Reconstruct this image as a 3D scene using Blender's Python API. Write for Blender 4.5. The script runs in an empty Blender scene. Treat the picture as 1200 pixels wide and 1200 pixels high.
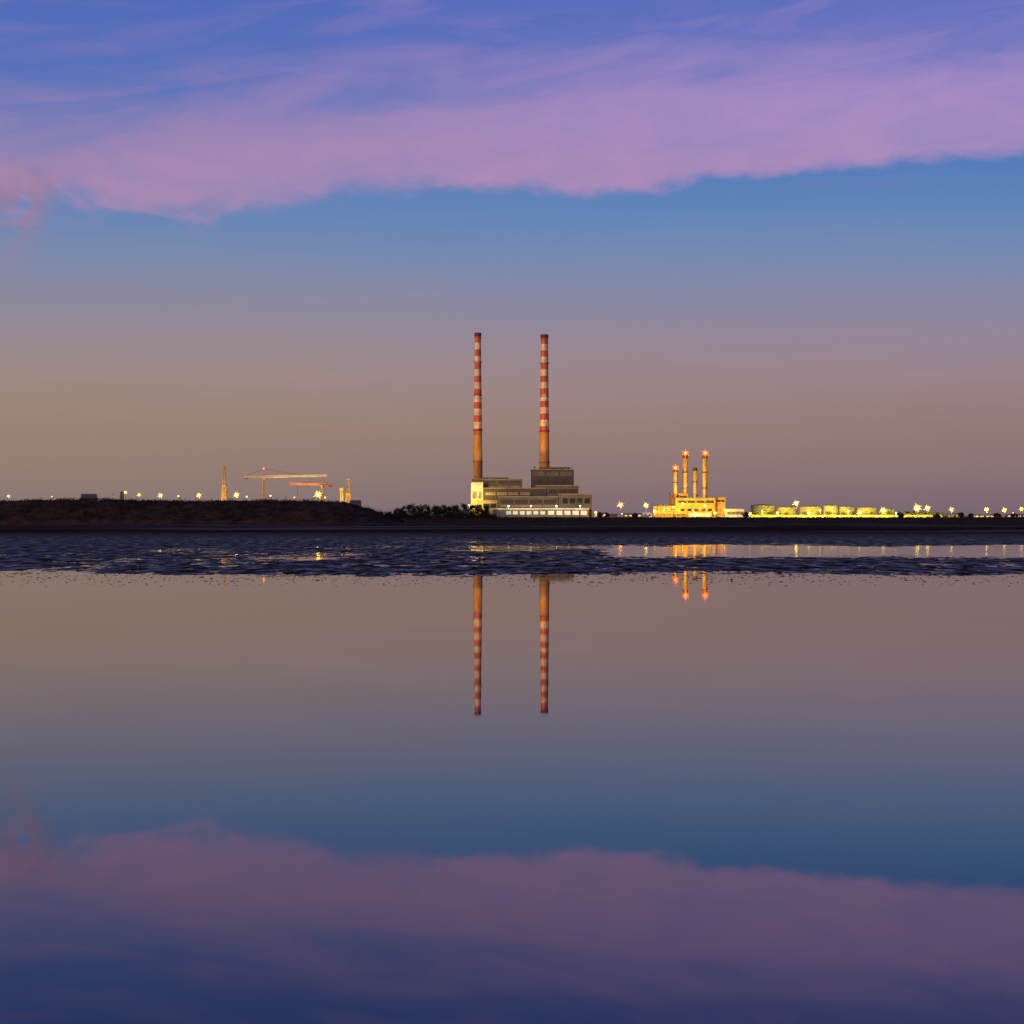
import bpy, math, random
import numpy as np
from mathutils import Vector
random.seed(11)
scene = bpy.context.scene
col = scene.collection
scene.view_settings.view_transform = 'Standard'
scene.view_settings.look = 'None'
scene.view_settings.exposure = 0
F = 2106.0
CH = 2.0
def W(px, D): return (px-600)*D/F
def H(py, D): return CH+(612-py)*D/F
def s2l(c):
    return tuple(((v/255)/12.92 if v/255 <= 0.04045 else ((v/255+0.055)/1.055)**2.4) for v in c)

# ------------------------------------------------------------------ node helpers
class NT:
    def __init__(self, tree):
        self.t = tree; self.n = tree.nodes; self.l = tree.links
    def put(self, sock, v):
        if v is None: return
        if isinstance(v, bpy.types.NodeSocket): self.l.new(v, sock)
        else: sock.default_value = v
    def m(self, op, a, b=None, c=None, clamp=False):
        n = self.n.new('ShaderNodeMath'); n.operation = op; n.use_clamp = clamp
        self.put(n.inputs[0], a); self.put(n.inputs[1], b); self.put(n.inputs[2], c)
        return n.outputs[0]
    def ss(self, v, lo, hi, a=0.0, b=1.0):
        n = self.n.new('ShaderNodeMapRange'); n.interpolation_type = 'SMOOTHSTEP'
        for i, x in enumerate((v, lo, hi, a, b)): self.put(n.inputs[i], x)
        return n.outputs[0]
    def comb(self, x, y, z):
        n = self.n.new('ShaderNodeCombineXYZ')
        for i, v in enumerate((x, y, z)): self.put(n.inputs[i], v)
        return n.outputs[0]
    def noise(self, vec, scale, detail=4, rough=0.5, dist=0.0, color=False):
        n = self.n.new('ShaderNodeTexNoise')
        self.l.new(vec, n.inputs['Vector'])
        n.inputs['Scale'].default_value = scale; n.inputs['Detail'].default_value = detail
        n.inputs['Roughness'].default_value = rough; n.inputs['Distortion'].default_value = dist
        return n.outputs[1] if color else n.outputs[0]
    def mix(self, f, a, b):
        n = self.n.new('ShaderNodeMix'); n.data_type = 'RGBA'
        self.put(n.inputs[0], f)
        for i, v in ((6, a), (7, b)):
            if isinstance(v, tuple) and len(v) == 3: v = v+(1,)
            self.put(n.inputs[i], v)
        return n.outputs[2]
    def ramp(self, f, stops, interp='LINEAR'):
        n = self.n.new('ShaderNodeValToRGB'); n.color_ramp.interpolation = interp
        e = n.color_ramp.elements
        while len(e) < len(stops): e.new(0.5)
        for k, (p, c) in enumerate(sorted(stops)):
            e[k].position = p; e[k].color = tuple(c)+(1,)
        self.put(n.inputs[0], f)
        return n.outputs[0]
    def curve(self, v, pts):
        n = self.n.new('ShaderNodeFloatCurve')
        c = n.mapping.curves[0]
        while len(c.points) < len(pts): c.points.new(0.5, 0.5)
        for k, p in enumerate(sorted(pts)): c.points[k].location = p
        n.mapping.update()
        self.put(n.inputs['Value'], v)
        return n.outputs[0]

def mat(name, c1, c2=None, scale=0.2, rough=0.7, metal=0.0, spec=0.5, emit=None, es=0.0, streak=1.0, corr=None):
    m = bpy.data.materials.new(name); m.use_nodes = True
    T = NT(m.node_tree); b = T.n['Principled BSDF']
    b.inputs['Roughness'].default_value = rough; b.inputs['Metallic'].default_value = metal
    b.inputs['Specular IOR Level'].default_value = spec
    if c2 is None: c2 = tuple(v*0.7 for v in c1)
    g = T.n.new('ShaderNodeNewGeometry').outputs['Position']
    sx = T.n.new('ShaderNodeSeparateXYZ'); T.l.new(g, sx.inputs[0])
    v = T.comb(sx.outputs[0], sx.outputs[1], T.m('MULTIPLY', sx.outputs[2], 1.0/streak))
    f = T.ss(T.noise(v, scale, 5, 0.6), 0.32, 0.68)
    colr = T.mix(f, c1, c2)
    if corr:
        w = T.m('SINE', T.m('MULTIPLY', T.m('ADD', sx.outputs[0], sx.outputs[1]), 6.283/corr))
        k = T.m('MULTIPLY_ADD', w, 0.12, 0.88)
        mm = T.n.new('ShaderNodeVectorMath'); mm.operation = 'SCALE'
        T.l.new(colr, mm.inputs[0]); T.l.new(k, mm.inputs['Scale'])
        colr = mm.outputs[0]
    T.l.new(colr, b.inputs['Base Color'])
    if emit:
        b.inputs['Emission Color'].default_value = tuple(emit)+(1,)
        b.inputs['Emission Strength'].default_value = es
    return m

M = dict(
 white_band=mat('white_paint', (.82,.62,.36), (.44,.27,.13), .5, .6, streak=4),
 red_band=mat('red_paint', (.58,.085,.03), (.30,.05,.022), .5, .6, streak=4),
 stack_concrete=mat('warm_concrete', (.46,.21,.045), (.26,.12,.03), .3, .85, streak=7),
 cap=mat('sooty_cap', (.16,.03,.03), (.05,.02,.02), .5, .8),
 dark_steel=mat('dark_steel', (.06,.055,.05), None, .5, .5, .4),
 cladding=mat('grey_cladding', (.14,.115,.08), (.09,.074,.054), .12, .6, corr=3.0),
 cladding_dark=mat('dark_cladding', (.06,.05,.042), (.04,.035,.03), .15, .6, corr=4.0),
 cream=mat('cream_cladding', (.32,.26,.15), (.22,.17,.10), .15, .6, corr=3.0),
 concrete=mat('grey_concrete', (.20,.175,.14), (.13,.115,.09), .25, .85, streak=3),
 white_panel=mat('white_panel', (.72,.72,.62), (.6,.6,.5), .2, .5),
 glass=mat('dark_glass', (.02,.022,.028), (.015,.016,.02), .5, .25),
 lit_glass=mat('lit_window', (.5,.45,.35), None, .5, .4, emit=(1,.72,.28), es=.7),
 pale_lit=mat('lit_pale_window', (.5,.5,.45), None, .5, .4, emit=(1,.93,.8), es=.22),
 louvre=mat('louvre', (.045,.038,.03), (.03,.025,.02), 1.0, .7),
 steel_stack=mat('pale_steel', (.52,.35,.15), (.34,.22,.09), .3, .45, .1, streak=4),
 plant=mat('plant_cladding', (.66,.36,.09), (.42,.21,.045), .18, .55, corr=3.5),
 tank=mat('tank_paint', (.50,.50,.20), (.30,.32,.11), .15, .6, streak=2),
 tank_roof=mat('tank_roof', (.36,.38,.20), (.22,.24,.12), .2, .6),
 crane_orange=mat('crane_ochre', (.66,.40,.07), (.48,.27,.045), .3, .5),
 crane_white=mat('crane_white', (.85,.70,.42), (.7,.52,.28), .2, .5),
 crane_red=mat('crane_red', (.80,.32,.10), (.62,.22,.06), .2, .5),
 galv=mat('galvanised', (.14,.13,.11), None, .4, .6, .3),
 bark=mat('bark', (.03,.022,.016), None, 1.0, .9),
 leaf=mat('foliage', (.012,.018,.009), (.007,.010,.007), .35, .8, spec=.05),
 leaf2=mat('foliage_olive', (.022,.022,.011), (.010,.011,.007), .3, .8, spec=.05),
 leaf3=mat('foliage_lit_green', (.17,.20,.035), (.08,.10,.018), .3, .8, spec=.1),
 scrub=mat('scrub_foliage', (.050,.026,.014), (.014,.010,.007), .10, .9, spec=.03),
 rock=mat('shore_rock', (.034,.020,.014), (.012,.008,.007), .18, .9, spec=.03),
 weed=mat('wet_weed', (.014,.010,.008), None, 2.0, .6, spec=.1),
 ray_y=mat('sodium_ray', (.8,.7,.4), None, 1, .4, emit=(1,.60,.02), es=6.5),
 lamp_c=mat('sodium_core', (.8,.7,.4), None, 1, .4, emit=(1,.76,.07), es=7.5),
 lamp_ray_o=mat('orange_lamp_and_ray', (.8,.5,.2), None, 1, .4, emit=(1,.30,.012), es=6.0),
 lamp_w=mat('white_lamp', (.8,.8,.8), None, 1, .4, emit=(1,.9,.4), es=7.0),
 lamp_r=mat('red_beacon_and_ray', (.8,.1,.05), None, 1, .4, emit=(1,.085,.004), es=8.0),
 lamp_r2=mat('dim_red_beacon', (.8,.1,.05), None, 1, .4, emit=(1,.05,.02), es=1.6),
)

# ------------------------------------------------------------------ mesh helpers
class MB:
    def __init__(self): self.v=[]; self.f=[]; self.mi=[]; self.sm=[]
    def add(self, vs, fs, m=0, smooth=False):
        o=len(self.v); self.v += [tuple(p) for p in vs]
        for f in fs: self.f.append(tuple(i+o for i in f)); self.mi.append(m); self.sm.append(smooth)
    def box(self, x0,x1,y0,y1,z0,z1,m=0):
        vs=[(x,y,z) for z in (z0,z1) for y in (y0,y1) for x in (x0,x1)]
        self.add(vs, [(0,2,3,1),(4,5,7,6),(0,1,5,4),(2,6,7,3),(0,4,6,2),(1,3,7,5)], m)
        return self
    def tube(self, p, q, r0, r1=None, n=8, m=0, caps=True):
        if r1 is None: r1=r0
        p=Vector(p); q=Vector(q); d=(q-p).normalized()
        a=d.cross(Vector((0,0,1)))
        if a.length<1e-3: a=Vector((1,0,0))
        a.normalize(); b=d.cross(a)
        vs=[]
        for c,r in ((p,r0),(q,r1)):
            for k in range(n):
                t=2*math.pi*k/n; vs.append(c+a*math.cos(t)*r+b*math.sin(t)*r)
        fs=[(k,(k+1)%n,n+(k+1)%n,n+k) for k in range(n)]
        if caps: fs+= [tuple(range(n))[::-1],tuple(range(n,2*n))]
        self.add(vs,fs,m,False)
        return self
    def lathe(self, cx,cy,prof,n=32,m=0,ms=None,smooth=True):
        vs=[]
        for r,z in prof:
            for k in range(n):
                t=2*math.pi*k/n; vs.append((cx+r*math.cos(t),cy+r*math.sin(t),z))
        o=len(self.v); self.v+=vs
        for i in range(len(prof)-1):
            for k in range(n):
                k2=(k+1)%n
                self.f.append((o+i*n+k,o+i*n+k2,o+(i+1)*n+k2,o+(i+1)*n+k)); self.mi.append(ms[i] if ms else m); self.sm.append(smooth)
        return self
    def ball(self, c, r, m=0, n=10):
        pr=[(max(1e-3,r*math.sin(math.pi*i/6)), c[2]-r*math.cos(math.pi*i/6)) for i in range(7)]
        return self.lathe(c[0],c[1],pr,n,m)
    def leaf(self, c, s, m=0):
        a=Vector((random.gauss(0,1),random.gauss(0,1),random.gauss(0,1))).normalized()
        b=a.orthogonal().normalized(); d=a.cross(b)
        t=random.random()*6.28; e=b*math.cos(t)+d*math.sin(t); g=a.cross(e)
        c=Vector(c); k=.55+.4*random.random()
        self.add([c-e*s*.5, c+g*s*k*.5, c+e*s*.5, c-g*s*k*.5],[(0,1,2,3)],m)
    def build(self, name, mats, loc=(0,0,0)):
        L=Vector(loc)
        me=bpy.data.meshes.new(name)
        me.from_pydata([(x-L.x,y-L.y,z-L.z) for x,y,z in self.v],[],self.f)
        if not isinstance(mats,(list,tuple)): mats=[mats]
        for k in mats: me.materials.append(M[k] if isinstance(k,str) else k)
        me.polygons.foreach_set('material_index', self.mi)
        me.polygons.foreach_set('use_smooth', self.sm)
        me.update()
        o=bpy.data.objects.new(name,me); col.objects.link(o)
        o.location=L
        return o
LOCS={}
def thing(name,label,cat,loc,group=None):
    o=bpy.data.objects.new(name,None); col.objects.link(o); o.location=loc; o.empty_display_size=1
    o['label']=label; o['category']=cat
    if group: o['group']=group
    LOCS[o.name]=Vector(loc)
    return o
def part(mb,name,mats,root,sub=None):
    """child mesh of root (or of a part of root); vertices given in world coordinates"""
    o=mb.build(name,mats,loc=LOCS[root.name]); o.location=(0,0,0); o.parent=sub or root
    return o
ORD=['first','second','third','fourth','fifth','sixth','seventh','eighth','ninth','tenth','eleventh','twelfth','thirteenth','fourteenth','fifteenth','sixteenth','seventeenth','eighteenth','nineteenth','twentieth']

# ------------------------------------------------------------------ numpy noise
def vn(x,y,seed):
    xi=np.floor(x); yi=np.floor(y); fx=x-xi; fy=y-yi
    fx=fx*fx*(3-2*fx); fy=fy*fy*(3-2*fy)
    def h(i,j):
        s=np.sin(i*127.1+j*311.7+seed*74.7)*43758.5453
        return s-np.floor(s)
    return (h(xi,yi)*(1-fx)+h(xi+1,yi)*fx)*(1-fy)+(h(xi,yi+1)*(1-fx)+h(xi+1,yi+1)*fx)*fy
def fbm(x,y,seed,o=4):
    r=0; a=.5; t=0
    for k in range(o):
        r=r+a*vn(x*2**k+k*7.3,y*2**k-k*3.1,seed+k); t+=a; a*=.5
    return r/t-.5
def gridmesh(name,X,Y,Z,mats,kind='structure'):
    r,c=X.shape
    me=bpy.data.meshes.new(name)
    co=np.stack([X,Y,Z],-1).reshape(-1,3).astype(np.float32)
    i=np.arange(r*c).reshape(r,c)
    q=np.stack([i[:-1,:-1],i[:-1,1:],i[1:,1:],i[1:,:-1]],-1).reshape(-1,4)
    me.vertices.add(len(co)); me.vertices.foreach_set('co',co.ravel())
    me.loops.add(q.size); me.loops.foreach_set('vertex_index',q.ravel().astype(np.int32))
    me.polygons.add(len(q)); me.polygons.foreach_set('loop_start',(np.arange(len(q))*4).astype(np.int32))
    me.polygons.foreach_set('loop_total',np.full(len(q),4,np.int32))
    me.polygons.foreach_set('use_smooth',np.ones(len(q),bool))
    me.update(calc_edges=True); me.validate()
    me.materials.append(mats)
    o=bpy.data.objects.new(name,me); col.objects.link(o)
    o['kind']=kind
    return o

# ------------------------------------------------------------------ WORLD
w=bpy.data.worlds.new('World'); scene.world=w; w.use_nodes=True
T=NT(w.node_tree); bg=T.n['Background']
tc=T.n.new('ShaderNodeTexCoord').outputs['Generated']
sp=T.n.new('ShaderNodeSeparateXYZ'); T.l.new(tc,sp.inputs[0])
x,y,z=sp.outputs
hyp=T.m('SQRT',T.m('ADD',T.m('MULTIPLY',x,x),T.m('MULTIPLY',y,y)))
v=T.m('DIVIDE',T.m('ABSOLUTE',z),T.m('MAXIMUM',hyp,.001))
az=T.m('ARCTAN2',x,y)
a=T.m('DIVIDE',az,.2773)            # +-1 across the bay in view
def V(py): return (612-py)/2106
def st(rows): return [(max(0,min(1,V(p)/.32)),s2l(c)) for p,c in rows]
left=st([(612,(126,110,116)),(590,(137,118,116)),(560,(146,125,115)),(500,(155,132,118)),(450,(156,137,128)),(400,(151,137,143)),(350,(138,137,158)),(300,(120,137,173)),(260,(105,133,180)),(200,(92,125,184)),(100,(78,111,185)),(-10,(70,103,184))])
right=st([(612,(114,97,115)),(590,(123,104,115)),(560,(134,112,116)),(500,(147,121,121)),(450,(152,129,138)),(400,(147,133,155)),(350,(133,135,168)),(300,(113,137,178)),(250,(93,132,185)),(200,(80,122,186)),(100,(82,110,188)),(-10,(90,108,190))])
fv=T.m('DIVIDE',v,.32)
lowvec=T.comb(T.m('MULTIPLY',az,3),T.m('MULTIPLY',v,18),0.0)
wob=T.m('MULTIPLY',T.m('SUBTRACT',T.noise(lowvec,1.3,4,.55),.5),.06)
fv2=T.m('ADD',fv,wob)
base=T.mix(T.ss(a,-1.5,1.6),T.ramp(fv2,left),T.ramp(fv2,right))
# clouds
t=T.m('MULTIPLY_ADD',a,.25,.5,clamp=True)
def tt(px): return math.atan((px-600)/2106)/.2773*.25+.5
def lv(px,py): return (tt(px),V(py)*math.cos(math.atan((px-600)/2106))*2.5)
vlow=T.m('DIVIDE',T.curve(t,[(0,.40),lv(0,250),lv(150,262),lv(270,254),lv(400,230),lv(640,230),lv(760,226),lv(870,207),lv(1000,198),lv(1200,184),(1,.54)]),2.5)
vup=T.m('DIVIDE',T.curve(t,[(0,.50),lv(0,126),lv(200,118),lv(350,106),lv(600,82),lv(900,58),lv(1200,40),(1,.70)]),2.5)
def cvec(sx,sy,off): return T.comb(T.m('MULTIPLY',az,sx),T.m('MULTIPLY',v,sy),off)
shear=T.m('SUBTRACT',v,T.m('MULTIPLY',az,.12))
svec=T.comb(T.m('MULTIPLY',az,7),T.m('MULTIPLY',shear,32),2.7)
# fingers that trail down to the right, strongest on the left
fsh=T.m('ADD',v,T.m('MULTIPLY',az,.22))
fing=T.noise(T.comb(T.m('MULTIPLY',az,15),T.m('MULTIPLY',fsh,42),4.4),1.0,6,.56,.9)
leftw=T.ss(a,-.75,-.20,1,0)
nA=T.m('SUBTRACT',T.noise(cvec(16,30,1.3),1.0,8,.6,.5),.5)
nF=T.m('SUBTRACT',T.noise(cvec(60,90,5.1),1.0,6,.6,.3),.5)
nB=T.noise(svec,1.0,8,.56,.7)
puff=T.noise(cvec(36,60,9.2),1.0,6,.55,.4)
lowd=T.m('ADD',T.m('SUBTRACT',v,vlow),T.m('ADD',T.m('MULTIPLY',nA,.026),T.m('MULTIPLY',nF,.008)))
lowd=T.m('ADD',lowd,T.m('MULTIPLY',T.m('MULTIPLY',T.m('SUBTRACT',fing,.5),leftw),.060))
wd=T.ss(a,-1,.1,.024,.008)
lo=T.ss(lowd,T.m('MULTIPLY',wd,-.25),wd)
upd=T.m('ADD',T.m('SUBTRACT',v,vup),T.m('MULTIPLY',T.m('SUBTRACT',nB,.5),.11))
up=T.ss(upd,-.036,.032,1.0,0.06)
dens=T.m('MULTIPLY',lo,up)
dens=T.m('MULTIPLY',dens,T.ss(nB,.22,.60,.74,1.0))
dens=T.m('MULTIPLY',dens,T.ss(puff,.25,.7,.86,1.0))
dens=T.m('MULTIPLY',dens,T.m('SUBTRACT',1.0,T.m('MULTIPLY',T.ss(fing,.60,.40,0,.20),leftw)))
veil=T.m('MULTIPLY',T.ss(nB,.44,.74,0,.42),T.ss(v,.22,.27))
dens=T.m('MAXIMUM',dens,veil)
ccol=T.mix(T.ss(a,-1,.9),s2l((168,134,178))+(1,),s2l((178,144,197))+(1,))
ccol=T.mix(T.m('MULTIPLY',T.ss(v,.17,.24,1,0),.55),ccol,s2l((186,140,174))+(1,))
ccol=T.mix(T.ss(v,.25,.45,0,.7),ccol,s2l((116,118,184))+(1,))
sky=T.mix(T.m('MULTIPLY',dens,.90),base,ccol)
# small reddish wisp low on the left
wx=T.m('DIVIDE',T.m('ADD',az,T.m('MULTIPLY_ADD',v,-.5,.355)),.016)
wy=T.m('DIVIDE',T.m('SUBTRACT',v,.165),.028)
gw=T.m('EXPONENT',T.m('MULTIPLY',T.m('ADD',T.m('MULTIPLY',wx,wx),T.m('MULTIPLY',wy,wy)),-1))
gw=T.m('MULTIPLY',gw,T.ss(T.noise(cvec(60,24,3.3),1.0,6,.6,.6),.34,.56))
sky=T.mix(T.m('MULTIPLY',gw,.75),sky,s2l((164,120,142))+(1,))
# faint low streaks
stv=T.comb(T.m('MULTIPLY',az,8),T.m('MULTIPLY',v,95),7.7)
stk=T.m('MULTIPLY',T.ss(T.noise(stv,1.0,5,.5,.4),.55,.78,0,.20),T.ss(v,.03,.07,0,1))
sky=T.mix(T.m('MULTIPLY',stk,T.ss(v,.10,.15,1,.25)),sky,s2l((182,140,146))+(1,))
nish=T.n.new('ShaderNodeTexSky'); nish.sky_type='NISHITA'; nish.sun_disc=False
nish.sun_elevation=math.radians(1.5); nish.sun_rotation=math.radians(215)
sc=T.n.new('ShaderNodeVectorMath'); sc.operation='SCALE'; T.l.new(nish.outputs[0],sc.inputs[0]); sc.inputs['Scale'].default_value=.003
ad=T.n.new('ShaderNodeVectorMath'); ad.operation='ADD'; T.l.new(sky,ad.inputs[0]); T.l.new(sc.outputs[0],ad.inputs[1])
T.l.new(ad.outputs[0],bg.inputs[0]); bg.inputs[1].default_value=1.0

# one low warm sun: the afterglow from behind the left shoulder
sd=bpy.data.lights.new('sun','SUN'); sd.energy=2.9; sd.angle=math.radians(5); sd.color=(1,.60,.27)
so=bpy.data.objects.new('sun',sd); col.objects.link(so)
sdir=Vector((-.66,-.75,math.tan(math.radians(3.5))))
so.rotation_euler=sdir.to_track_quat('Z','Y').to_euler()

# ------------------------------------------------------------------ WATER
m=bpy.data.materials.new('water'); m.use_nodes=True
T=NT(m.node_tree); b=T.n['Principled BSDF']
g=T.n.new('ShaderNodeNewGeometry').outputs['Position']
sp=T.n.new('ShaderNodeSeparateXYZ'); T.l.new(g,sp.inputs[0])
Y=sp.outputs[1]
b.inputs['Base Color'].default_value=(.006,.009,.020,1)
b.inputs['IOR'].default_value=1.36
far=T.ss(Y,80,98)
T.l.new(T.m('MULTIPLY_ADD',far,.032,.018),b.inputs['Roughness'])
def dv(px_,py_):
    return T.comb(T.m('MULTIPLY',sp.outputs[0],px_),T.m('MULTIPLY',Y,py_),0.0)
n1=T.noise(dv(.5,1.3),1.6,4,.6,0,True)
n2=T.noise(dv(.06,.10),1.0,3,.5,0,True)
def vm(op,a_,b_=None,s=None):
    n=T.n.new('ShaderNodeVectorMath'); n.operation=op; T.put(n.inputs[0],a_)
    if b_ is not None: T.put(n.inputs[1],b_)
    if s is not None: T.put(n.inputs['Scale'],s)
    return n.outputs[0]
c1=vm('SCALE',vm('SUBTRACT',n1,(.5,.5,.5)),None,T.m('MULTIPLY_ADD',far,.006,.0014))
c2=vm('SCALE',vm('SUBTRACT',n2,(.5,.5,.5)),None,.0012)
nn=vm('MULTIPLY',vm('ADD',c1,c2),(1,1,0))
T.l.new(vm('NORMALIZE',vm('ADD',nn,(0,0,1))),b.inputs['Normal'])
MB_=MB(); MB_.add([(-9000,-300,0),(9000,-300,0),(9000,30000,0),(-9000,30000,0)],[(0,1,2,3)])
o=MB_.build('water',m); o['kind']='structure'

# ------------------------------------------------------------------ TIDAL FLAT
mm=bpy.data.materials.new('tidal_mud'); mm.use_nodes=True
T=NT(mm.node_tree); b=T.n['Principled BSDF']
g=T.n.new('ShaderNodeNewGeometry').outputs['Position']
sp=T.n.new('ShaderNodeSeparateXYZ'); T.l.new(g,sp.inputs[0])
X_,Y_,Z_=sp.outputs
nv=T.comb(T.m('MULTIPLY',X_,1.1),T.m('MULTIPLY',Y_,.30),0.0)
na=T.noise(nv,1.0,7,.7)
nfar=T.noise(T.comb(T.m('MULTIPLY',X_,.006),T.m('MULTIPLY',Y_,.006),3.0),1.0,5,.6)
wet=T.m('MULTIPLY',T.ss(Y_,190,330,1,0),T.ss(na,.42,.66))
wetf=T.m('MULTIPLY',T.ss(Y_,260,420),T.ss(nfar,.50,.70,0,.22))
wet2=T.m('MAXIMUM',wet,wetf)
c=T.mix(T.ss(na,.3,.7),(.026,.015,.010,1),(.011,.007,.006,1))
c=T.mix(T.ss(Y_,170,300),c,T.mix(T.ss(nfar,.35,.65),(.030,.017,.010,1),(.048,.028,.016,1)))
T.l.new(c,b.inputs['Base Color'])
T.l.new(T.m('MULTIPLY_ADD',wet2,-.36,.70),b.inputs['Roughness'])
T.l.new(T.m('MULTIPLY_ADD',wet2,.17,.0),b.inputs['Specular IOR Level'])
pys=np.concatenate([np.arange(706,640,-.12),np.arange(640,618,-.10),np.arange(618,614.05,-.05)])
Yr=CH*F/(pys-612.0)
us=np.linspace(-.36,.36,1250)
Yg,Ug=np.meshgrid(Yr,us,indexing='ij'); Xg=Ug*Yg
prof=np.interp(Yg,[40,56,64,70,76,92,102,150,172,190,255,300,700,1800,1950,5000],[-.16,-.075,-.036,-.006,.010,.010,.002,.002,.010,.015,.02,.10,.2,.5,1.0,1.0])
n1=fbm(Xg/6,Yg/14,1,6); n2=fbm(Xg/.22,Yg/.7,9,3); n3=fbm(Xg/40,Yg/70,21,3); n4=fbm(Xg/1.0,Yg/2.2,15,4)
fade=np.clip((420-Yg)/300,0,1)
h=prof+.036*n1+.042*n2*fade*np.clip((Yg-50)/20,0,1)+.035*n3*fade+.040*n4*fade
sm=lambda v,a,b: np.clip((v-a)/(b-a),0,1)**2*(3-2*np.clip((v-a)/(b-a),0,1))
strip=sm(Ug+.03*n1,.046,.070)*sm(Yg+30*n1,101,112)*(1-sm(Yg+30*n1,138,158))
h-=.026*strip
leftd=(1-sm(Ug+.02*n1,.045,.062))*sm(Yg,96,108)*(1-sm(Yg,175,190))
h+=.009*leftd
lstrip=(1-sm(Ug+.05*n1,-.09,.0))*sm(Yg,188,205)*(1-sm(Yg,225,255))
h-=.014*lstrip
h=np.where(Yg>300,np.maximum(h,.02),h)
gridmesh('tidal_flat',Xg,Yg,h,mm)

# loose weed and mud crumbs along the water's edge
mb=MB()
for k in range(3000):
    D=random.triangular(55,78,67.5); u=random.uniform(-.3,.3)
    s=random.uniform(.010,.040)*(1.8 if random.random()<.06 else 1)
    cx,cy=u*D,D
    vs=[(cx+s*math.cos(t_)*random.uniform(.8,2.4),cy+s*math.sin(t_)*random.uniform(.7,1.3),-.005) for t_ in [i*1.047 for i in range(6)]]
    tz=s*random.uniform(.15,.35)
    vs+=[(cx-s*.5,cy,tz),(cx+s*.6,cy,tz*random.uniform(.6,1))]
    mb.add(vs,[(0,1,7),(1,6,7),(1,2,6),(2,3,6),(3,4,6),(4,7,6),(4,5,7),(5,0,7)])
o=mb.build('seaweed','weed'); o['kind']='stuff'; o['label']='dark seaweed and mud crumbs scattered along the near water edge'; o['category']='seaweed'

# ------------------------------------------------------------------ LAND
LZ=7.4
xs=np.linspace(-1400,1400,900); ys=np.array([1872,1876,1880,1884,1888,1892,1896,1900,1905,1910,1930,1960,2100,2400,4000,9000.])
Yg,Xg=np.meshgrid(ys,xs,indexing='ij')
Zg=np.interp(Yg,[1872,1880,1905,1915,3000,9000],[-.6,.2,6.2,LZ-.05,LZ-.05,LZ-.05])
Zg=Zg+(fbm(Xg/7,Yg/5,31,4)*3.2)*((Yg>1875)&(Yg<1912))
Xg=Xg*(1+np.clip((Yg-1900)/4000,0,2))
gridmesh('land',Xg,Yg,Zg,M['rock'])
# headland on the left
D0=1400
TP=([-260,0,40,90,150,230,300,360,395,415,435,452,466,478],[587,587,586,584,586,587,586,586.5,588,592,598,603,608,616])
def top_py(px): return np.interp(px,*TP)
CR=([1330,1338,1350,1375,1400,1450,1520,1560],[-.05,.16,.34,.72,1,1,.5,-.05])
xs=np.linspace(W(-260,D0),W(482,D0),620); ys=np.linspace(1330,1560,60)
Yg,Xg=np.meshgrid(ys,xs,indexing='ij')
pxg=600+Xg*F/D0
hz=H(top_py(pxg),D0)-1.0
cross=np.interp(Yg,*CR)
Zg=hz*cross+(fbm(Xg/22,Yg/14,41,5)*4.5+fbm(Xg/5,Yg/5,47,3)*2.2)*np.clip(cross*3,0,1)*np.clip(hz/12,.15,1)-.3
gridmesh('headland',Xg,Yg,Zg,M['scrub'])
def hl_z(X,Y):
    p=600+X*F/D0
    return (H(float(top_py(p)),D0)-1.0)*float(np.interp(Y,*CR))
mb=MB()
for k in range(1900):
    X=random.uniform(W(-120,D0),W(470,D0)); Yc=random.uniform(1340,1450)
    zc=hl_z(X,Yc); R=random.uniform(.8,2.2)*(1.7 if random.random()<.14 else 1)
    if zc<5: R*=.5
    mi=random.choice((0,0,1,2))
    for j in range(15):
        mb.leaf((X+random.gauss(0,R*.8),Yc+random.gauss(0,R*.8),zc+abs(random.gauss(.3,R*.5))),random.uniform(.5,1.2),mi)
o=mb.build('scrub',['scrub','leaf2','rock']); o['kind']='stuff'; o['label']='low brown scrub covering the dark headland on the left'; o['category']='scrub'
mb=MB()
for k in range(1300):
    px=random.uniform(452,1290) if k<900 else random.uniform(452,580)
    D=1912+random.uniform(-4,8); X=W(px,D)
    tr=px<580
    R=random.uniform(.6,1.8)*(1.5 if px>1040 else (1.6 if tr else .7))
    for j in range(30 if tr else 12):
        mb.leaf((X+random.gauss(0,R),D+random.gauss(0,1),LZ-1+abs(random.gauss(0,R*(1.5 if tr else .7)))),random.uniform(.5,1.2),1 if tr else 0)
o=mb.build('hedge_growth',['scrub','leaf']); o['kind']='stuff'; o['label']='dark low growth along the top of the far shore'; o['category']='scrub'

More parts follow.
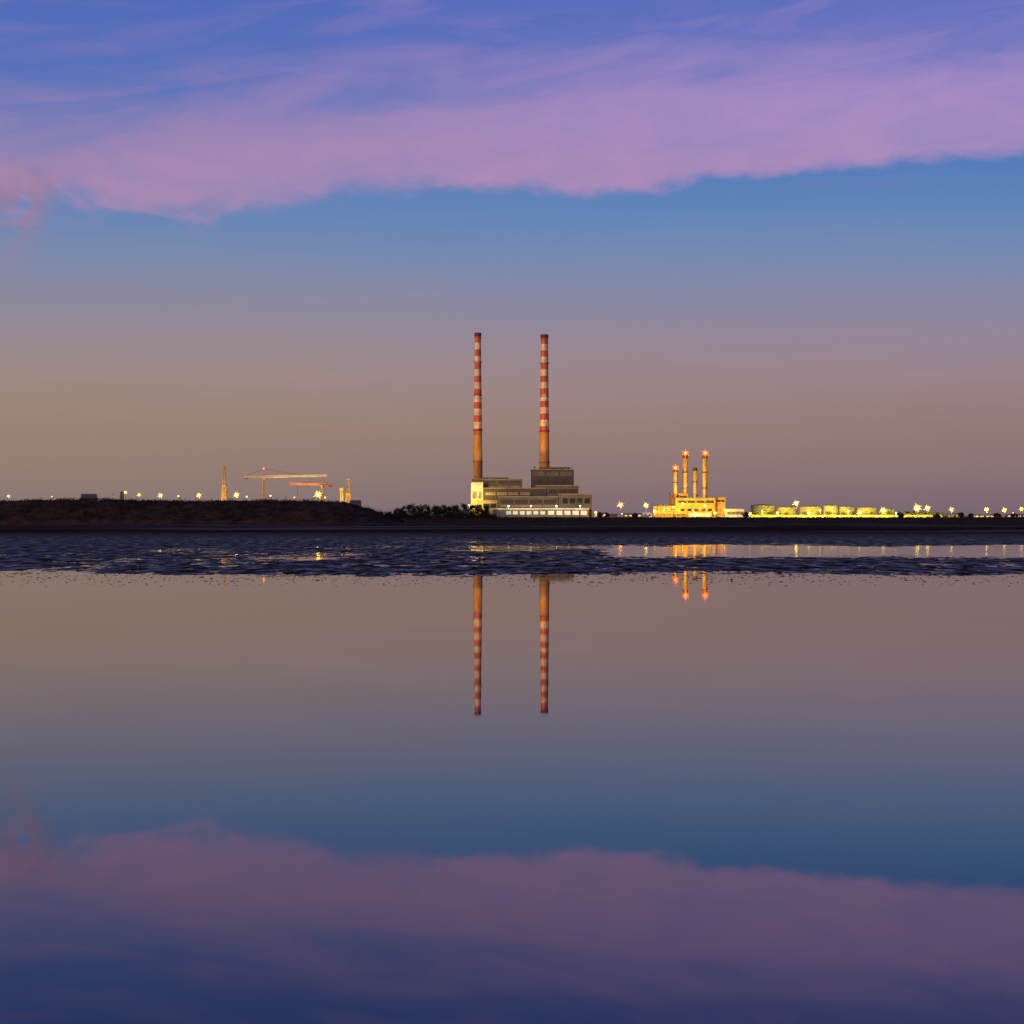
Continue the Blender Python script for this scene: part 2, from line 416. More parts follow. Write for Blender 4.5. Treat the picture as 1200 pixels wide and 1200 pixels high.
# ------------------------------------------------------------------ TREES
def tree(px,py,D,wpx,label,group,mt='leaf',gz=LZ,dense=110,mt2=None):
    X=W(px,D); zt=H(py,D); hgt=zt-gz; R=wpx*.5*D/F
    r=thing('tree',label,'tree',(X,D,gz-.3),group)
    mb=MB(); mb.tube((X,D,gz-.3),(X+random.uniform(-.4,.4),D,gz+hgt*.7),.35,.12,6)
    for k in range(5):
        an=random.random()*6.28; z0=gz+hgt*random.uniform(.2,.45)
        mb.tube((X,D,z0),(X+math.cos(an)*R*.6,D+math.sin(an)*R*.6,z0+hgt*.2),.14,.05,5)
    part(mb,'trunk','bark',r)
    mb=MB()
    nb=random.randint(13,16)
    for k in range(nb):
        an=random.random()*6.28; q=random.uniform(0.1,.75)*R; zz=gz+hgt*random.uniform(.08,.80)
        rr=R*random.uniform(.36,.56)*(1.15-.5*(zz-gz)/hgt)
        if k==0: an,q,zz,rr=0,0,zt-hgt*.2,R*.42
        for j in range(dense):
            d=Vector((random.gauss(0,1),random.gauss(0,1),random.gauss(0,.8))).normalized()*rr*random.uniform(.3,1.08)
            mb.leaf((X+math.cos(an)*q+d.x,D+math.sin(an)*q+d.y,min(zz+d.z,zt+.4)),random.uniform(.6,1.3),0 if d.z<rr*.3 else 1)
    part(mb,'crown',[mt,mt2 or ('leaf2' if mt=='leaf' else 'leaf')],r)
row=[(457,600,10),(466,595,14),(475,591.5,16),(484,589.5,17),(493,591,15),(501,590,16),(510,592,16),(519,590.5,16),(527,592.5,14),(535,591,16),(543,589,17),(552,590,16),(561,589,16),(569,591,14)]
for i,(px,py,wp) in enumerate(row):
    tree(px,py,1925+random.uniform(-6,6),wp,'dark bushy tree, %s from the left in the row beside the power station'%ORD[i],'trees in the row left of the power station')
misc=[(703,600,8),(712,601,7),(744,601,8),(874,600,9),(1056,602,10),(1098,602.5,10),(1127,601,11),(1138,602,9),(1168,601.5,10),(1188,602,9)]
for i,(px,py,wp) in enumerate(misc):
    tree(px,py,1928+random.uniform(-4,6),wp,'small dark shore tree, %s from the left among those right of the power station'%ORD[i],'small trees along the right shore','leaf2',dense=60)
lit=[(885,600,8),(903,599,9),(921,600,8),(944,599.5,9),(969,599,10),(988,600,9),(1000,599.5,8),(1022,600,10),(1044,598.5,11),(1060,597.5,12),(1071,598,11),(1082,599,11),(1094,598.5,12),(1105,600,10)]
for i,(px,py,wp) in enumerate(lit):
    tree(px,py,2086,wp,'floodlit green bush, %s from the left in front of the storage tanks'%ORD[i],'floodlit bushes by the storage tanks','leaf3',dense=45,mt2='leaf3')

# ------------------------------------------------------------------ CHIMNEYS
def light(name,loc,power,color,root,rad=.8,aim=None):
    """a lamp; with aim it is a hooded spot that throws its light one way only"""
    ld=bpy.data.lights.new(name,'POINT' if aim is None else 'SPOT'); ld.energy=power; ld.color=color; ld.shadow_soft_size=rad
    o=bpy.data.objects.new(name,ld); col.objects.link(o); o.parent=root; o.location=Vector(loc)-LOCS[root.name]
    if aim is not None:
        ld.spot_size=math.radians(aim[1]); ld.spot_blend=.6
        o.rotation_euler=(-Vector(aim[0])).to_track_quat('Z','Y').to_euler()
def roof_flood(x,y,z,target,power,root,ang=70,colr=(1,.60,.18)):
    mb=MB(); mb.box(x-.7,x+.7,y-.4,y+.4,z-.6,z+.6); mb.tube((x,y,z-3),(x,y,z-.6),.12,None,6)
    part(mb,'floodlight','dark_steel',root)
    d=Vector(target)-Vector((x,y,z))
    light('lamp_glow',(x,y+.9,z+.4),power,colr,root,.8,(d,ang))
def chimney(px,ptop,wt,wb,pbands,label,D=2042):
    s=D/F; X=W(px,D); zt=H(ptop,D); z0=LZ-.4
    r=thing('chimney',label,'chimney',(X,D,z0),'tall striped chimneys')
    rt=wt*.5*s; rb=wb*.5*s
    zb=H(pbands,D)
    def rad(z): 
        t=(z-z0)/(zt-z0); return rb+(rt-rb)*(t**.85)
    zs=[z0]; ms=[]
    nc=10
    for k in range(1,nc+1): zs.append(z0+(zb-z0)*k/nc); ms.append(0)
    n=15
    for k in range(n):
        zs.append(zb+(zt-4-zb)*(k+1)/n); ms.append(1 if k%2==0 else 2)
    mb=MB(); pr=[(rad(q),q) for q in zs]
    mb.lathe(X,D,pr,40,0,ms)
    part(mb,'shaft',['stack_concrete','red_band','white_band'],r)
    mb=MB(); q=zt-4
    mb.lathe(X,D,[(rad(q),q),(rad(q)+.5,q+.3),(rad(q)+.6,zt-1),(rad(q)+.1,zt),(rad(q)-.7,zt),(rad(q)-.8,zt-3)],40)
    part(mb,'cap','cap',r)
    for f in (.10,.30,.47,.66,.84,.975):
        q=z0+(zt-z0)*f; R=rad(q)
        mb=MB(); mb.lathe(X,D,[(R-.05,q),(R+1.0,q),(R+1.05,q+.3),(R-.05,q+.3)],32)
        p=part(mb,'platform','dark_steel',r)
        mb=MB(); mb.lathe(X,D,[(R+.95,q+1.4),(R+1.05,q+1.4),(R+1.05,q+1.55),(R+.95,q+1.55)],32)
        for k in range(16):
            t_=k*math.pi/8; mb.tube((X+(R+1.0)*math.cos(t_),D+(R+1.0)*math.sin(t_),q+.3),(X+(R+1.0)*math.cos(t_),D+(R+1.0)*math.sin(t_),q+1.5),.05,None,4)
        part(mb,'railing','dark_steel',r,p)
    mb=MB()
    for k in range(40):
        q0=z0+(zt-z0)*k/40; q1=z0+(zt-z0)*(k+1)/40
        for dx in (-.45,.45): mb.tube((X+rad(q0)*.5+dx,D-rad(q0)*.92,q0),(X+rad(q1)*.5+dx,D-rad(q1)*.92,q1),.1,None,4)
    part(mb,'ladder','dark_steel',r)
    for f in (.66,.975):
        q=z0+(zt-z0)*f+1; R=rad(q)
        for sx in (-1,1):
            mb=MB(); mb.ball((X+sx*(R+1.1),D-1,q),.45)
            part(mb,'warning_light','lamp_r2',r)
    return r
chl=chimney(560,390,7.0,12.6,510,'left tall red and white striped chimney rising behind the lit west wing')
chr_=chimney(638,392,8.2,13.8,507,'right tall red and white striped chimney rising behind the boiler house')

# ------------------------------------------------------------------ POWER STATION
st_=thing('power_station','large stepped grey power station building at the foot of two striped chimneys','power station',(W(622,1970),1970,LZ))
roof_flood(W(557,2000),1998,H(562,1986)+3.2,(W(560,2042),2042,120),90000,st_)
roof_flood(W(626,2000),2000,H(550.5,1988)+3.2,(W(638,2042),2042,130),90000,st_)
def pb(mb,p0,p1,t,bm,D,dep,m=0):
    mb.box(W(p0,D),W(p1,D),D,D+dep,H(bm,D) if bm is not None else LZ-.3,H(t,D),m)
def block(name,p0,p1,t,bm,D,dep,mt,root=st_,par='concrete',pil=0):
    mb=MB(); pb(mb,p0,p1,t,bm,D,dep)
    zt=H(t,D); x0,x1=W(p0,D),W(p1,D)
    mb.box(x0-.35,x1+.35,D-.35,D+.35,zt-.1,zt+.9,1); mb.box(x0-.35,x0+.35,D+.35,D+dep-.1,zt-.1,zt+.9,1); mb.box(x1-.35,x1+.35,D+.35,D+dep-.1,zt-.1,zt+.9,1)
    if pil:
        n=max(2,int((x1-x0)/pil)); zb=H(bm,D) if bm is not None else LZ-.3
        for k in range(n+1):
            xx=x0+(x1-x0)*k/n; mb.box(xx-.25,xx+.25,D-.3,D+.1,zb,zt-.12,0)
    return part(mb,name,[mt,par],root)
def winrow(p0,p1,t,bm,D,n,mt,sub,root=st_,gap=.12,name='window'):
    for k in range(n):
        a0=p0+(p1-p0)*(k+gap*.5)/n; a1=p0+(p1-p0)*(k+1-gap*.5)/n
        mb=MB(); mb.box(W(a0,D),W(a1,D),D-.45,D+.1,H(bm,D),H(t,D))
        part(mb,name,mt,root,sub)
ww=block('west_wing',553,612,562,None,1986,42,'cladding',par='cream')
winrow(568,611,563.5,566.5,1986,3,'louvre',ww,name='louvre')
winrow(568,611,569.5,571.2,1986,3,'cream',ww,name='fascia_panel')
mb=MB(); pb(mb,566,596,559.6,562.2,1996,25); part(mb,'roof_housing','cladding_dark',st_)
we=block('west_end_bay',552,566,565.5,None,1979,6.8,'white_panel',par='cream')
winrow(553.5,564.5,576,584,1979,2,'cream',we,name='fascia_panel')
hl=block('turbine_hall',566.2,640,572.5,None,1976,9,'cladding_dark',par='cream')
winrow(568,622,577,580.2,1976,4,'cream',hl,name='fascia_panel')
wa=block('west_annex',552.5,583,587,None,1968,7.5,'cream')
winrow(566,582,590,595,1968,2,'glass',wa)
bh=block('boiler_house',622.5,672.5,550.5,None,1988,40,'cladding_dark',par='cream')
winrow(623.5,671.5,552.6,557.5,1988,3,'cladding',bh,name='fascia_panel',gap=.1)
winrow(623.5,671.5,559.5,568,1988,5,'louvre',bh,name='louvre',gap=.08)
mb=MB(); pb(mb,632,668,547.6,550.6,1996,24); part(mb,'roof_housing','cladding_dark',st_)
for p in (627,645,656,663,670):
    mb=MB(); D=1992; mb.tube((W(p,D),D,H(551,D)),(W(p,D),D,H(546.4,D)),.45,None,8); part(mb,'vent_pipe','galv',st_)
mh=block('bunker_bay',628,678,569.5,None,1977,10.5,'cladding',par='cream')
winrow(642,677,573.5,578,1977,3,'louvre',mh,name='louvre')
eh=block('east_wing',655,693.5,579.5,None,1962,13.5,'cladding',par='cream')
winrow(658,692,584,590,1962,4,'glass',eh,gap=.3)
ch=block('central_hall',584,654.5,582.5,None,1965,10,'cladding',par='cream')
winrow(586,653,585.5,590.5,1965,4,'louvre',ch,name='louvre')
winrow(586,653,592.3,594.2,1965,4,'cream',ch,name='fascia_panel',gap=.04)
lo_=block('ground_floor_range',578,690,596.8,None,1948,12,'cladding',par='white_panel')
winrow(592,640,599,603,1948,6,'pale_lit',lo_,gap=.3,name='bay_door')
winrow(641,689,598.6,603.4,1948,5,'white_panel',lo_,gap=.25,name='bay_door')
for p in (606,618,630,676,684):
    mb=MB(); pb(mb,p,p+3,580.8,583,1969,5); part(mb,'roof_vent','galv',st_)

# ------------------------------------------------------------------ FLOODLIGHTS
def flood(px,py,D,size,label,group,kind='y',power=0,gz=LZ,down=-.25):
    big=size>=1.2
    size=max(.9,size*(1.5 if not big else 1.9))
    X=W(px,D); z=H(py,D)
    r=thing('floodlight_mast',label,'floodlight',(X,D,gz-.3),group)
    mb=MB(); mb.tube((X,D,gz-.3),(X,D,z),.26,.12,8); mb.box(X-.5,X+.5,D-.5,D+.5,gz-.3,gz+.5)
    part(mb,'post','galv',r)
    R=size
    mb=MB(); n=6 if not big else 16
    mb.lathe(X,D,[(R*.22,z-.12),(R*.22+.12,z-.12),(R*.22+.12,z+.12),(R*.22,z+.12)],12)
    for k in range(n):
        t_=2*math.pi*k/n+.39; mb.tube((X,D+.2,z),(X+R*.6*math.cos(t_),D+.2,z+R*.6*math.sin(t_)*.9),.03,None,4)
    hd=part(mb,'lamp_frame','galv',r)
    core={'y':'lamp_c','o':'lamp_ray_o','w':'lamp_w'}[kind]; outer={'y':'ray_y','o':'lamp_ray_o','w':'ray_y'}[kind]
    mb=MB(); mb.ball((X,D-.3,z),max(.55,R*.27)); part(mb,'lamp',core,r,hd)
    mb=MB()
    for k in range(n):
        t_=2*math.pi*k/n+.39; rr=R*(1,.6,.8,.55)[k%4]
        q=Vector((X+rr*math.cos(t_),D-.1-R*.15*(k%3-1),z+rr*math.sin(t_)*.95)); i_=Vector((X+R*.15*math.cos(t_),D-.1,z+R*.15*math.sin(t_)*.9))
        mb.tube(i_,q,.09+R*.018,.008,5)  # starburst glow shaped as thin emissive rays around the lamp
    part(mb,'starburst_ray',outer,r,hd)
    colr={'y':(1,.66,.05),'o':(1,.40,.05),'w':(1,.85,.5)}[kind]
    if power: light('lamp_glow',(X,D-R*.5-1,z-.6),power,colr,r,.8,((0,1,down),165))
    return r
HL='floodlights behind the headland'
heads=[(10,581.5,1.2,'y'),(61,582,.8,'o'),(147,577,1.3,'w'),(163,580,1.4,'y'),(188,580.5,1.9,'y'),(209,581.5,.9,'y'),(233,580.5,1.9,'y'),(277,580,2.3,'y'),(289,582,1.0,'y'),(317,581,.9,'y'),(345,583,1.0,'o'),(373,579.5,3.3,'y'),(381,583,1.0,'y')]
for i,(px,py,s,k) in enumerate(heads):
    flood(px,py,1980,s,'lit yellow floodlight mast, %s from the left behind the headland'%ORD[i],HL,k,4000 if s>1.5 else 0)
ML='lamps between the two power plants'
for i,(px,py,s,k,pw) in enumerate([(698,600.5,1.2,'o',6000),(727,591.5,2.6,'o',16000),(729,602,.9,'o',0),(742,603,.8,'o',0),(757,592,2.0,'y',16000)]):
    flood(px,py,1940,s,'orange lamp mast, %s from the left in the gap between the two plants'%ORD[i],ML,k,pw)
SL='lamps at the striped chimney power station'
for i,(px,py,s,k,pw,D) in enumerate([(550,592,.6,'y',34000,1960),(560,578,.3,'y',46000,1958),(596,593,.3,'w',9000,1936),(622,593,.3,'w',9000,1936),(652,593,.3,'w',10000,1936),(680,593,.3,'w',10000,1936)]):
    flood(px,py,D,s,'small lamp mast, %s from the left before the large grey power station'%ORD[i],SL,k,pw)
GL='lamps at the four stack plant'
for i,(px,py,s,k,pw,D) in enumerate([(767,599,1.3,'y',38000,1990),(778,597,.9,'y',34000,1990),(789,594,.9,'y',52000,1988),(800,590,.7,'y',52000,1988),(815,602.5,1.8,'y',34000,1984),(826,592,.7,'y',52000,1988),(838,601,1.2,'y',34000,1990),(849,597,.8,'y',18000,1994)]):
    flood(px,py,D,s,'yellow lamp mast, %s from the left before the four stack plant'%ORD[i],GL,k,pw*.8,down=.1)
TL='lamps along the storage tanks and right shore'
for i,(px,py,s,k,pw) in enumerate([(879,602,1.2,'y',14000),(893,599,1.0,'y',40000),(911,601,1.3,'y',36000),(933,589.5,2.4,'y',50000),(948,601,1.6,'y',36000),(961,598,1.2,'y',30000),(975,597,1.0,'y',36000),(994,599,1.2,'y',36000),(1007,601,2.3,'y',36000),(1035,598,2.8,'y',42000),(1050,601,1.0,'y',30000),(1075,595,3.4,'y',44000),(1087,595.5,2.6,'y',38000),(1115,597,2.1,'y',20000),(1156,597,2.0,'y',16000),(1177,597.5,2.1,'y',16000),(1187,601,.7,'o',0),(1197,596.5,2.0,'y',0)]):
    flood(px,py,2066,s,'yellow lamp mast, %s from the left along the tanks and right shore'%ORD[i],TL,k,pw)

# ------------------------------------------------------------------ FOUR STACK PLANT
gp=thing('gas_plant','brightly lit yellow plant building at the foot of four slim stacks','power plant',(W(808,2020),2020,LZ))
def gblock(*a,**k): return block(*a,root=gp,**k)
g1=gblock('turbine_hall',792,838,584,None,2012,30,'plant',pil=8)
winrow(794,837,586.5,589.5,2012,4,'louvre',g1,root=gp,name='louvre')
winrow(796,836,596,599,2012,5,'glass',g1,root=gp,gap=.4)
g2=gblock('boiler_annex',786,806,578.5,None,2044,20,'plant',pil=6)
winrow(787,805,581,583,2044,2,'louvre',g2,root=gp,name='louvre')
g3=gblock('east_annex',838.3,850,583,None,2016,22,'plant')
winrow(840,849,586,588,2016,2,'glass',g3,root=gp)
g4=gblock('west_annex',766,791.7,593.5,None,2016,20,'plant',pil=6)
winrow(768,790,596,598,2016,5,'glass',g4,root=gp)
g5=gblock('low_store',850.3,872,596.5,None,2014,18,'white_panel')
winrow(852,871,599.5,603,2014,4,'concrete',g5,root=gp,name='bay_door')
g6=gblock('front_store',806,834,600,None,2004,7.6,'cream')
winrow(808,833,602,605,2004,5,'lit_glass',g6,root=gp,name='bay_door')
for a0,a1 in ((778,782),(771,774)):
    mb=MB(); pb(mb,a0,a1,590.5,593.6,2020,6); part(mb,'roof_vent','galv',gp)
mb=MB(); D=2009
mb.tube((W(768,D),D,H(603,D)),(W(805,D),D,H(603,D)),.5,None,8)
part(mb,'pipe_run','galv',gp)
def stack(px,ptop,wpx,D,label,beacon):
    s=D/F; X=W(px,D); zt=H(ptop,D); R=wpx*.5*s
    r=thing('exhaust_stack',label,'stack',(X,D,LZ-.3),'slim stacks of the lit plant')
    mb=MB(); mb.lathe(X,D,[(R*1.25,LZ-.3),(R*1.2,H(592,D)),(R,H(588,D)),(R,zt-3),(R+.25,zt-3),(R+.25,zt),(R-.3,zt),(R-.35,zt-2)],24,0,[0,0,0,1,1,1,1])
    part(mb,'shaft',['steel_stack','dark_steel'],r)
    for f in (.45,.7,.93):
        q=LZ+(zt-LZ)*f
        mb=MB(); mb.lathe(X,D,[(R-.05,q),(R+1,q),(R+1,q+.3),(R-.05,q+.3)],20)
        for k in range(10):
            t_=k*math.pi/5; mb.tube((X+(R+.9)*math.cos(t_),D+(R+.9)*math.sin(t_),q+.3),(X+(R+.9)*math.cos(t_),D+(R+.9)*math.sin(t_),q+1.5),.07,None,4)
        mb.lathe(X,D,[(R+.85,q+1.4),(R+.97,q+1.4),(R+.97,q+1.6),(R+.85,q+1.6)],20)
        part(mb,'platform','dark_steel',r)
    mb=MB(); mb.tube((X+R*.8,D-R*.7,LZ),(X+R*.8,D-R*.7,zt-2),.14,None,4); part(mb,'ladder','dark_steel',r)
    if beacon:
        mb=MB(); mb.ball((X,D-R-.6,zt+.6),1.9)
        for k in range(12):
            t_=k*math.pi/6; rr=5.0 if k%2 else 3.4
            mb.tube((X,D-R-.6,zt+.6),(X+rr*math.cos(t_),D-R-.6,zt+.6+rr*math.sin(t_)),.26,.02,5)  # star rays added around the beacon to give its glow a shape
        part(mb,'beacon','lamp_r',r)  # beacon ball together with its added star rays
        light('beacon_glow',(X,D-R-3,zt+.8),12000,(1,.10,.010),r,.6,((0,1,-.6),165))
stack(791.5,549,4.6,2040,'shortest beacon stack, leftmost of the four slim stacks',True)
stack(803,532,5.6,2050,'tall slim stack with red beacon, second from left at the lit plant',True)
stack(814.5,548,4.6,2052,'shorter stack without a beacon, between the two tallest slim stacks',False)
stack(826,532,5.6,2050,'tall slim stack with red beacon, rightmost of the four',True)
roof_flood(W(795,2026),2022,H(584,2012)+3.4,(W(803,2050),2050,52),42000,gp,95,(1,.54,.07))
roof_flood(W(817,2026),2022,H(584,2012)+3.4,(W(820,2050),2050,52),42000,gp,95,(1,.54,.07))

# ------------------------------------------------------------------ TANKS
tanks=[(880,908,592.5),(910,932,594.5),(937,962,594),(965,982,592.8),(983,1001,594),(1003,1027,595),(1031,1048,597)]
for i,(p0,p1,pt) in enumerate(tanks):
    R=(p1-p0)*.5; D=2092+R; s=D/F; R*=s; X=W((p0+p1)/2,D); zt=H(pt,D)
    r=thing('storage_tank','round pale oil storage tank, %s from the left in the floodlit row'%ORD[i],'storage tank',(X,D,LZ-.2),'round storage tanks')
    mb=MB(); hh=zt-LZ
    pr=[(R,LZ-.2)]
    for k in range(1,5):
        q=LZ+hh*k/5; pr+=[(R,q-.12),(R+.12,q-.1),(R+.12,q+.1),(R,q+.12)]
    pr+=[(R,zt-.4),(R+.2,zt-.4),(R+.2,zt)]
    mb.lathe(X,D,pr,48); part(mb,'shell','tank',r)
    mb=MB(); mb.lathe(X,D,[(R+.15,zt),(R*.75,zt+R*.06),(R*.4,zt+R*.11),(.02,zt+R*.13)],48); part(mb,'roof','tank_roof',r)
    mb=MB(); mb.lathe(X,D,[(R,zt+1.1),(R+.1,zt+1.1),(R+.1,zt+1.25),(R,zt+1.25)],48)
    for k in range(24):
        t_=k*math.pi/12; mb.tube((X+(R+.05)*math.cos(t_),D+(R+.05)*math.sin(t_),zt),(X+(R+.05)*math.cos(t_),D+(R+.05)*math.sin(t_),zt+1.15),.06,None,4)
    part(mb,'railing','galv',r)
    mb=MB()
    for k in range(30):
        t_=-2.4+k*.045; q=LZ+hh*k/29
        mb.box(X+(R+.6)*math.cos(t_)-.5,X+(R+.6)*math.cos(t_)+.5,D+(R+.6)*math.sin(t_)-.4,D+(R+.6)*math.sin(t_)+.4,q-.12,q)
    part(mb,'staircase','dark_steel',r)
# pale wall added before the tanks to catch lamplight as a glowing strip
X0,X1=W(878,2080),W(1104,2080)
r=thing('glow_strip_wall','long pale wall added to catch the yellow lamplight in front of the storage tanks','wall',((X0+X1)/2,2080,LZ-.3))
mb=MB(); mb.box(X0,X1,2080,2080.5,LZ-.3,LZ+3.0)
for k in range(38):
    xx=X0+(X1-X0)*(k+.5)/38; mb.box(xx-.25,xx+.25,2079.7,2080.05,LZ-.3,LZ+2.8)
part(mb,'glow_strip_panel','tank',r)
mb=MB(); mb.box(X0-.1,X1+.1,2079.8,2080.7,LZ+3.0,LZ+3.25); part(mb,'glow_strip_coping','concrete',r)

# ------------------------------------------------------------------ SHEDS
def shed(p0,p1,pt,D,dep,label,mt='cladding',win='glass',n=4,gz=LZ,cat='shed',group='low buildings along the far shore'):
    X0,X1=W(p0,D),W(p1,D); zt=H(pt,D); r=thing('shed',label,cat,((X0+X1)/2,D,gz-.3),group)
    mb=MB(); eave=gz+(zt-gz)*.72
    mb.box(X0,X1,D,D+dep,gz-.3,eave); part(mb,'wall',mt,r)
    mb=MB(); xm=(X0+X1)/2
    y0,y1=D-.4,D+dep+.4; ym=(y0+y1)/2
    mb.add([(X0-.4,y0,eave),(X1+.4,y0,eave),(X1+.4,y1,eave),(X0-.4,y1,eave),(X0-.4,ym,zt),(X1+.4,ym,zt)],[(0,1,5,4),(2,3,4,5),(0,4,3),(1,2,5),(0,3,2,1)])
    part(mb,'roof','cladding_dark' if mt!='white_panel' else 'white_panel',r)
    for k in range(n):
        a0=X0+(X1-X0)*(k+.25)/n; a1=X0+(X1-X0)*(k+.75)/n
        mb=MB(); mb.box(a0,a1,D-.12,D+.1,gz+(eave-gz)*.35,gz+(eave-gz)*.8); part(mb,'window',win,r)
    mb=MB(); mb.box(X0+(X1-X0)*.46,X0+(X1-X0)*.46+1.4,D-.15,D+.08,gz-.2,gz+2.2); part(mb,'door','louvre',r)
shed(696,711,600.5,1950,12,'low shed directly right of the large power station','cream','lit_glass',3)
shed(714,724,602,1952,10,'small dark shed left of the bright orange lamp','concrete','glass',2)
shed(731,752,601.5,1952,12,'long low shed between the orange lamps','cladding','lit_glass',4)
shed(754,764,600,1962,12,'small pale shed beside the four stack plant','white_panel','glass',2)
shed(1053,1072,599.5,2092,14,'low shed right of the storage tanks','cream','lit_glass',4)
shed(1078,1106,600.5,2092,14,'long low shed under the brightest right hand floodlights','cream','lit_glass',5)
shed(1112,1126,601.5,2080,12,'gabled shed between the lamps near the right edge','cream','glass',3)
shed(1142,1166,603,2080,12,'wide low shed near the right edge','cream','lit_glass',4)
shed(1180,1204,602.5,2080,12,'rightmost shed, cut by the picture edge','cladding','lit_glass',4)
shed(94,111,578.5,2010,14,'pale port building showing above the headland','cream','pale_lit',5,cat='building')
shed(141,144,576,2020,4,'narrow building left of a white lamp above the headland','concrete','pale_lit',1,cat='building')
shed(410,422,586,2010,14,'small building top showing behind the right end of the headland','cladding','lit_glass',3,cat='building')

# ------------------------------------------------------------------ CRANES
def lattice(mb,p,q,w,n,r,up=Vector((0,0,1)),m=0,w2=None):
    p=Vector(p); q=Vector(q); d=(q-p).normalized(); a=d.cross(up)
    if a.length<.01: a=Vector((1,0,0))
    a.normalize(); b=d.cross(a); w2=w if w2 is None else w2
    def cr(t):
        c=p+(q-p)*t; ww=(w+(w2-w)*t)/2
        return [c+a*ww+b*ww,c-a*ww+b*ww,c-a*ww-b*ww,c+a*ww-b*ww]
    A=cr(0); B=cr(1)
    for i in range(4): mb.tube(A[i],B[i],r,None,5,m)
    for k in range(n):
        C1=cr(k/n); C2=cr((k+1)/n)
        for i in range(4):
            j=(i+1)%4; mb.tube(C1[i],C2[j],r*.6,None,4,m)
            mb.tube(C2[i],C2[j],r*.6,None,4,m)
def tower_crane(px,pj,papex,pl,pr,label,D,mj,mm_,beac=True):
    X=W(px,D); zj=H(pj,D); za=H(papex,D)
    r=thing('tower_crane',label,'crane',(X,D,LZ-.3),'construction cranes behind the headland')
    mb=MB(); lattice(mb,(X,D,LZ-.3),(X,D,zj),2.0,26,.36); part(mb,'mast',mm_,r)
    mb=MB(); lattice(mb,(X,D,zj),(X,D,za),1.6,5,.25,w2=.4); part(mb,'apex',mm_,r)
    xl,xr=W(pl,D),W(pr,D)
    long_,short_=(xr,xl) if abs(xr-X)>abs(xl-X) else (xl,xr)
    z2=zj+(abs(long_-X))*.015
    mb=MB(); lattice(mb,(X,D,zj+.9),(long_,D+3,z2+1.2),1.9,24,.48); part(mb,'jib',mj,r)
    mb=MB(); lattice(mb,(X,D,zj+.6),(short_,D-1,zj+.6),1.9,6,.48); cj=part(mb,'counter_jib',mj,r)
    mb=MB(); sx=1 if short_>X else -1
    mb.box(min(short_,short_-sx*4),max(short_,short_-sx*4),D-1.6,D+.8,zj-2.2,zj-.2); part(mb,'counterweight','concrete',r,cj)
    mb=MB(); mb.box(X+.9*-sx-.9,X+.9*-sx+.9,D-2.6,D-1,zj-2.3,zj-.2); part(mb,'cab','crane_white',r)
    mb=MB()
    mb.tube((X,D,za),(X+(long_-X)*.62,D+2,zj+2.2+.01*abs(long_-X)),.13,None,4); mb.tube((X,D,za),(short_+sx*-2,D-1,zj+1.4),.13,None,4)
    hx=X+(long_-X)*.72
    mb.tube((hx,D+2,zj+.2),(hx,D+2,zj-11),.1,None,4); mb.box(hx-.5,hx+.5,D+1.5,D+2.5,zj-12,zj-11)
    part(mb,'cables','dark_steel',r)
    for q in (.2,.5,.8):
        light('lamp_glow',(X+(long_-X)*q,D-9,zj-7),5000,(1,.72,.3),r,.5,((0,.75,.66),140))
    if beac:
        mb=MB(); mb.ball((X,D-.4,za+.5),.9); part(mb,'beacon','lamp_r',r)
tower_crane(309,559.5,549.5,287,383,'tall tower crane with long pale jib above the headland',2200,'crane_white','crane_orange')
tower_crane(378,568.5,563,389,337,'lower tower crane with short orange jib beside the brightest headland floodlight',2160,'crane_red','crane_orange',False)
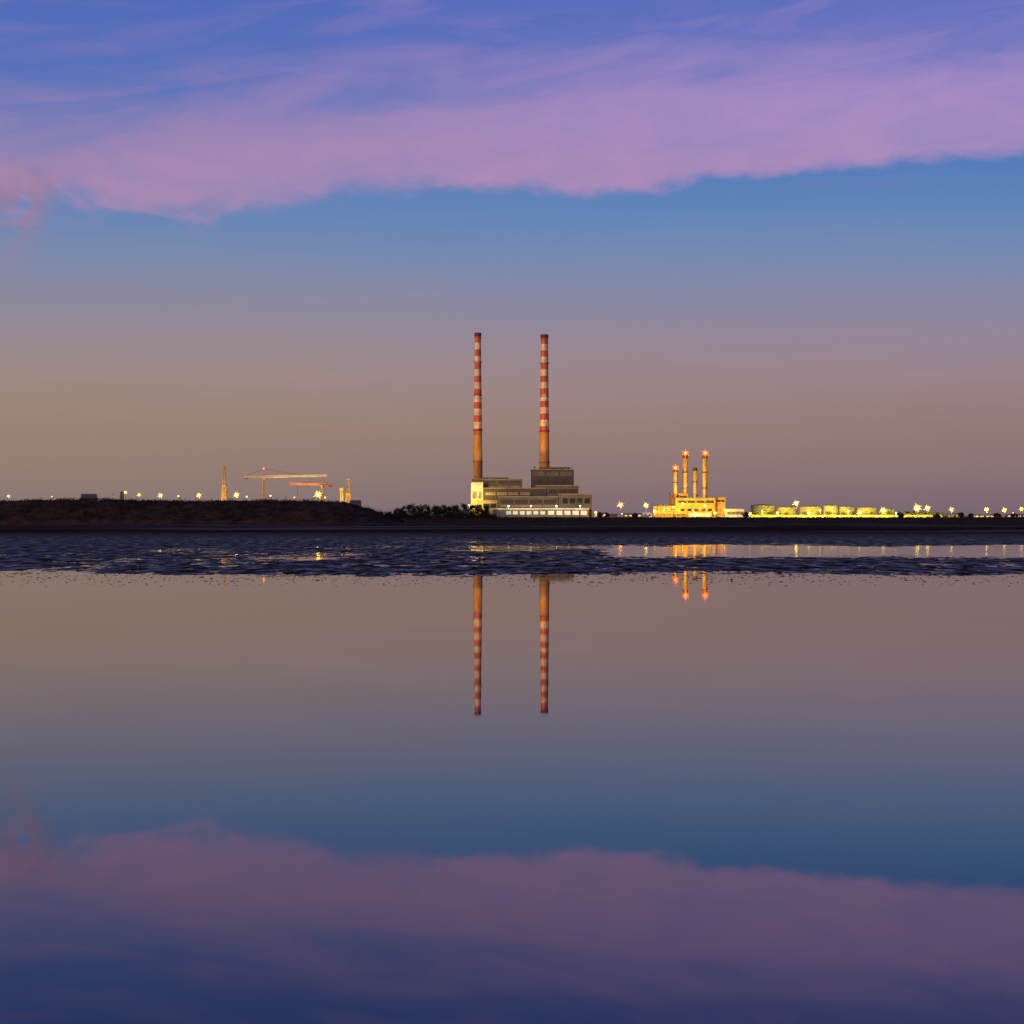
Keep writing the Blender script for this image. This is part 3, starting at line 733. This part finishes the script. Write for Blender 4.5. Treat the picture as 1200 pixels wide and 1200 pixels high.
def portal(px,pt,wb,label,D=2180):
    X=W(px,D); zt=H(pt,D); s=D/F; wq=wb*s
    r=thing('harbour_crane',label,'crane',(X,D,LZ-.3),'orange harbour cranes')
    zm=LZ+(zt-LZ)*.62
    for sx in (-1,1):
        for sy in (-1,1):
            mb=MB(); mb.tube((X+sx*wq*.5,D+sy*wq*.7,LZ-.3),(X+sx*wq*.32,D+sy*wq*.35,zm),.6,.45,6); part(mb,'leg','crane_orange',r)
    mb=MB()
    for k in range(7):
        t0=k/7; t1=(k+1)/7
        for sy in (-1,1):
            w0=.5-.18*t0; w1=.5-.18*t1
            d0=.7-.35*t0; d1=.7-.35*t1
            z0=LZ+(zm-LZ)*t0; z1=LZ+(zm-LZ)*t1
            mb.tube((X-wq*w0,D+sy*wq*d0,z0),(X+wq*w1,D+sy*wq*d1,z1),.3,None,5)
            mb.tube((X+wq*w0,D+sy*wq*d0,z0),(X-wq*w1,D+sy*wq*d1,z1),.3,None,5)
            mb.tube((X-wq*w1,D+sy*wq*d1,z1),(X+wq*w1,D+sy*wq*d1,z1),.3,None,5)
    part(mb,'bracing','crane_orange',r)
    mb=MB(); mb.box(X-wq*.36,X+wq*.36,D-wq*.5,D+wq*.5,zm-1.2,zm+.8); part(mb,'deck','crane_orange',r)
    mb=MB(); lattice(mb,(X,D,zm+.8),(X,D,zt-.5),wq*.5,8,.4,w2=wq*.22); part(mb,'boom','crane_orange',r)
    mb=MB(); mb.box(X-wq*.22,X+wq*.22,D-1,D+1,zt-.6,zt+.9); part(mb,'boom_tip','crane_orange',r)
    light('lamp_glow',(X-14,D-22,LZ+22),40000,(1,.70,.14),r,.8,((.5,.8,.1),120))
portal(263,545.5,6.5,'slim orange harbour crane with raised boom standing left of the tower crane')
portal(408.5,562,7.5,'orange harbour crane at the right end of the headland')
X=W(400.5,2175); r=thing('harbour_crane','short dark orange crane tower left of the right hand orange crane','crane',(X,2175,LZ-.3),'orange harbour cranes')
mb=MB(); lattice(mb,(X,2175,LZ-.3),(X,2175,H(574,2175)),3.0,14,.4); part(mb,'tower','crane_orange',r)
mb=MB(); mb.box(X-2.4,X+2.4,2173,2177,H(574,2175),H(572,2175)); part(mb,'deck','crane_orange',r)

# ------------------------------------------------------------------ CAMERA
ZM=1.0; CX=600
cd=bpy.data.cameras.new('camera'); cam=bpy.data.objects.new('camera',cd); col.objects.link(cam)
cam.location=(0,0,CH); cam.rotation_euler=(math.radians(90),0,0)
cd.sensor_width=36; cd.lens=36*F/1200*ZM; cd.shift_y=.01*ZM; cd.shift_x=(CX-600)/1200*ZM; cd.clip_start=.1; cd.clip_end=60000
scene.camera=cam
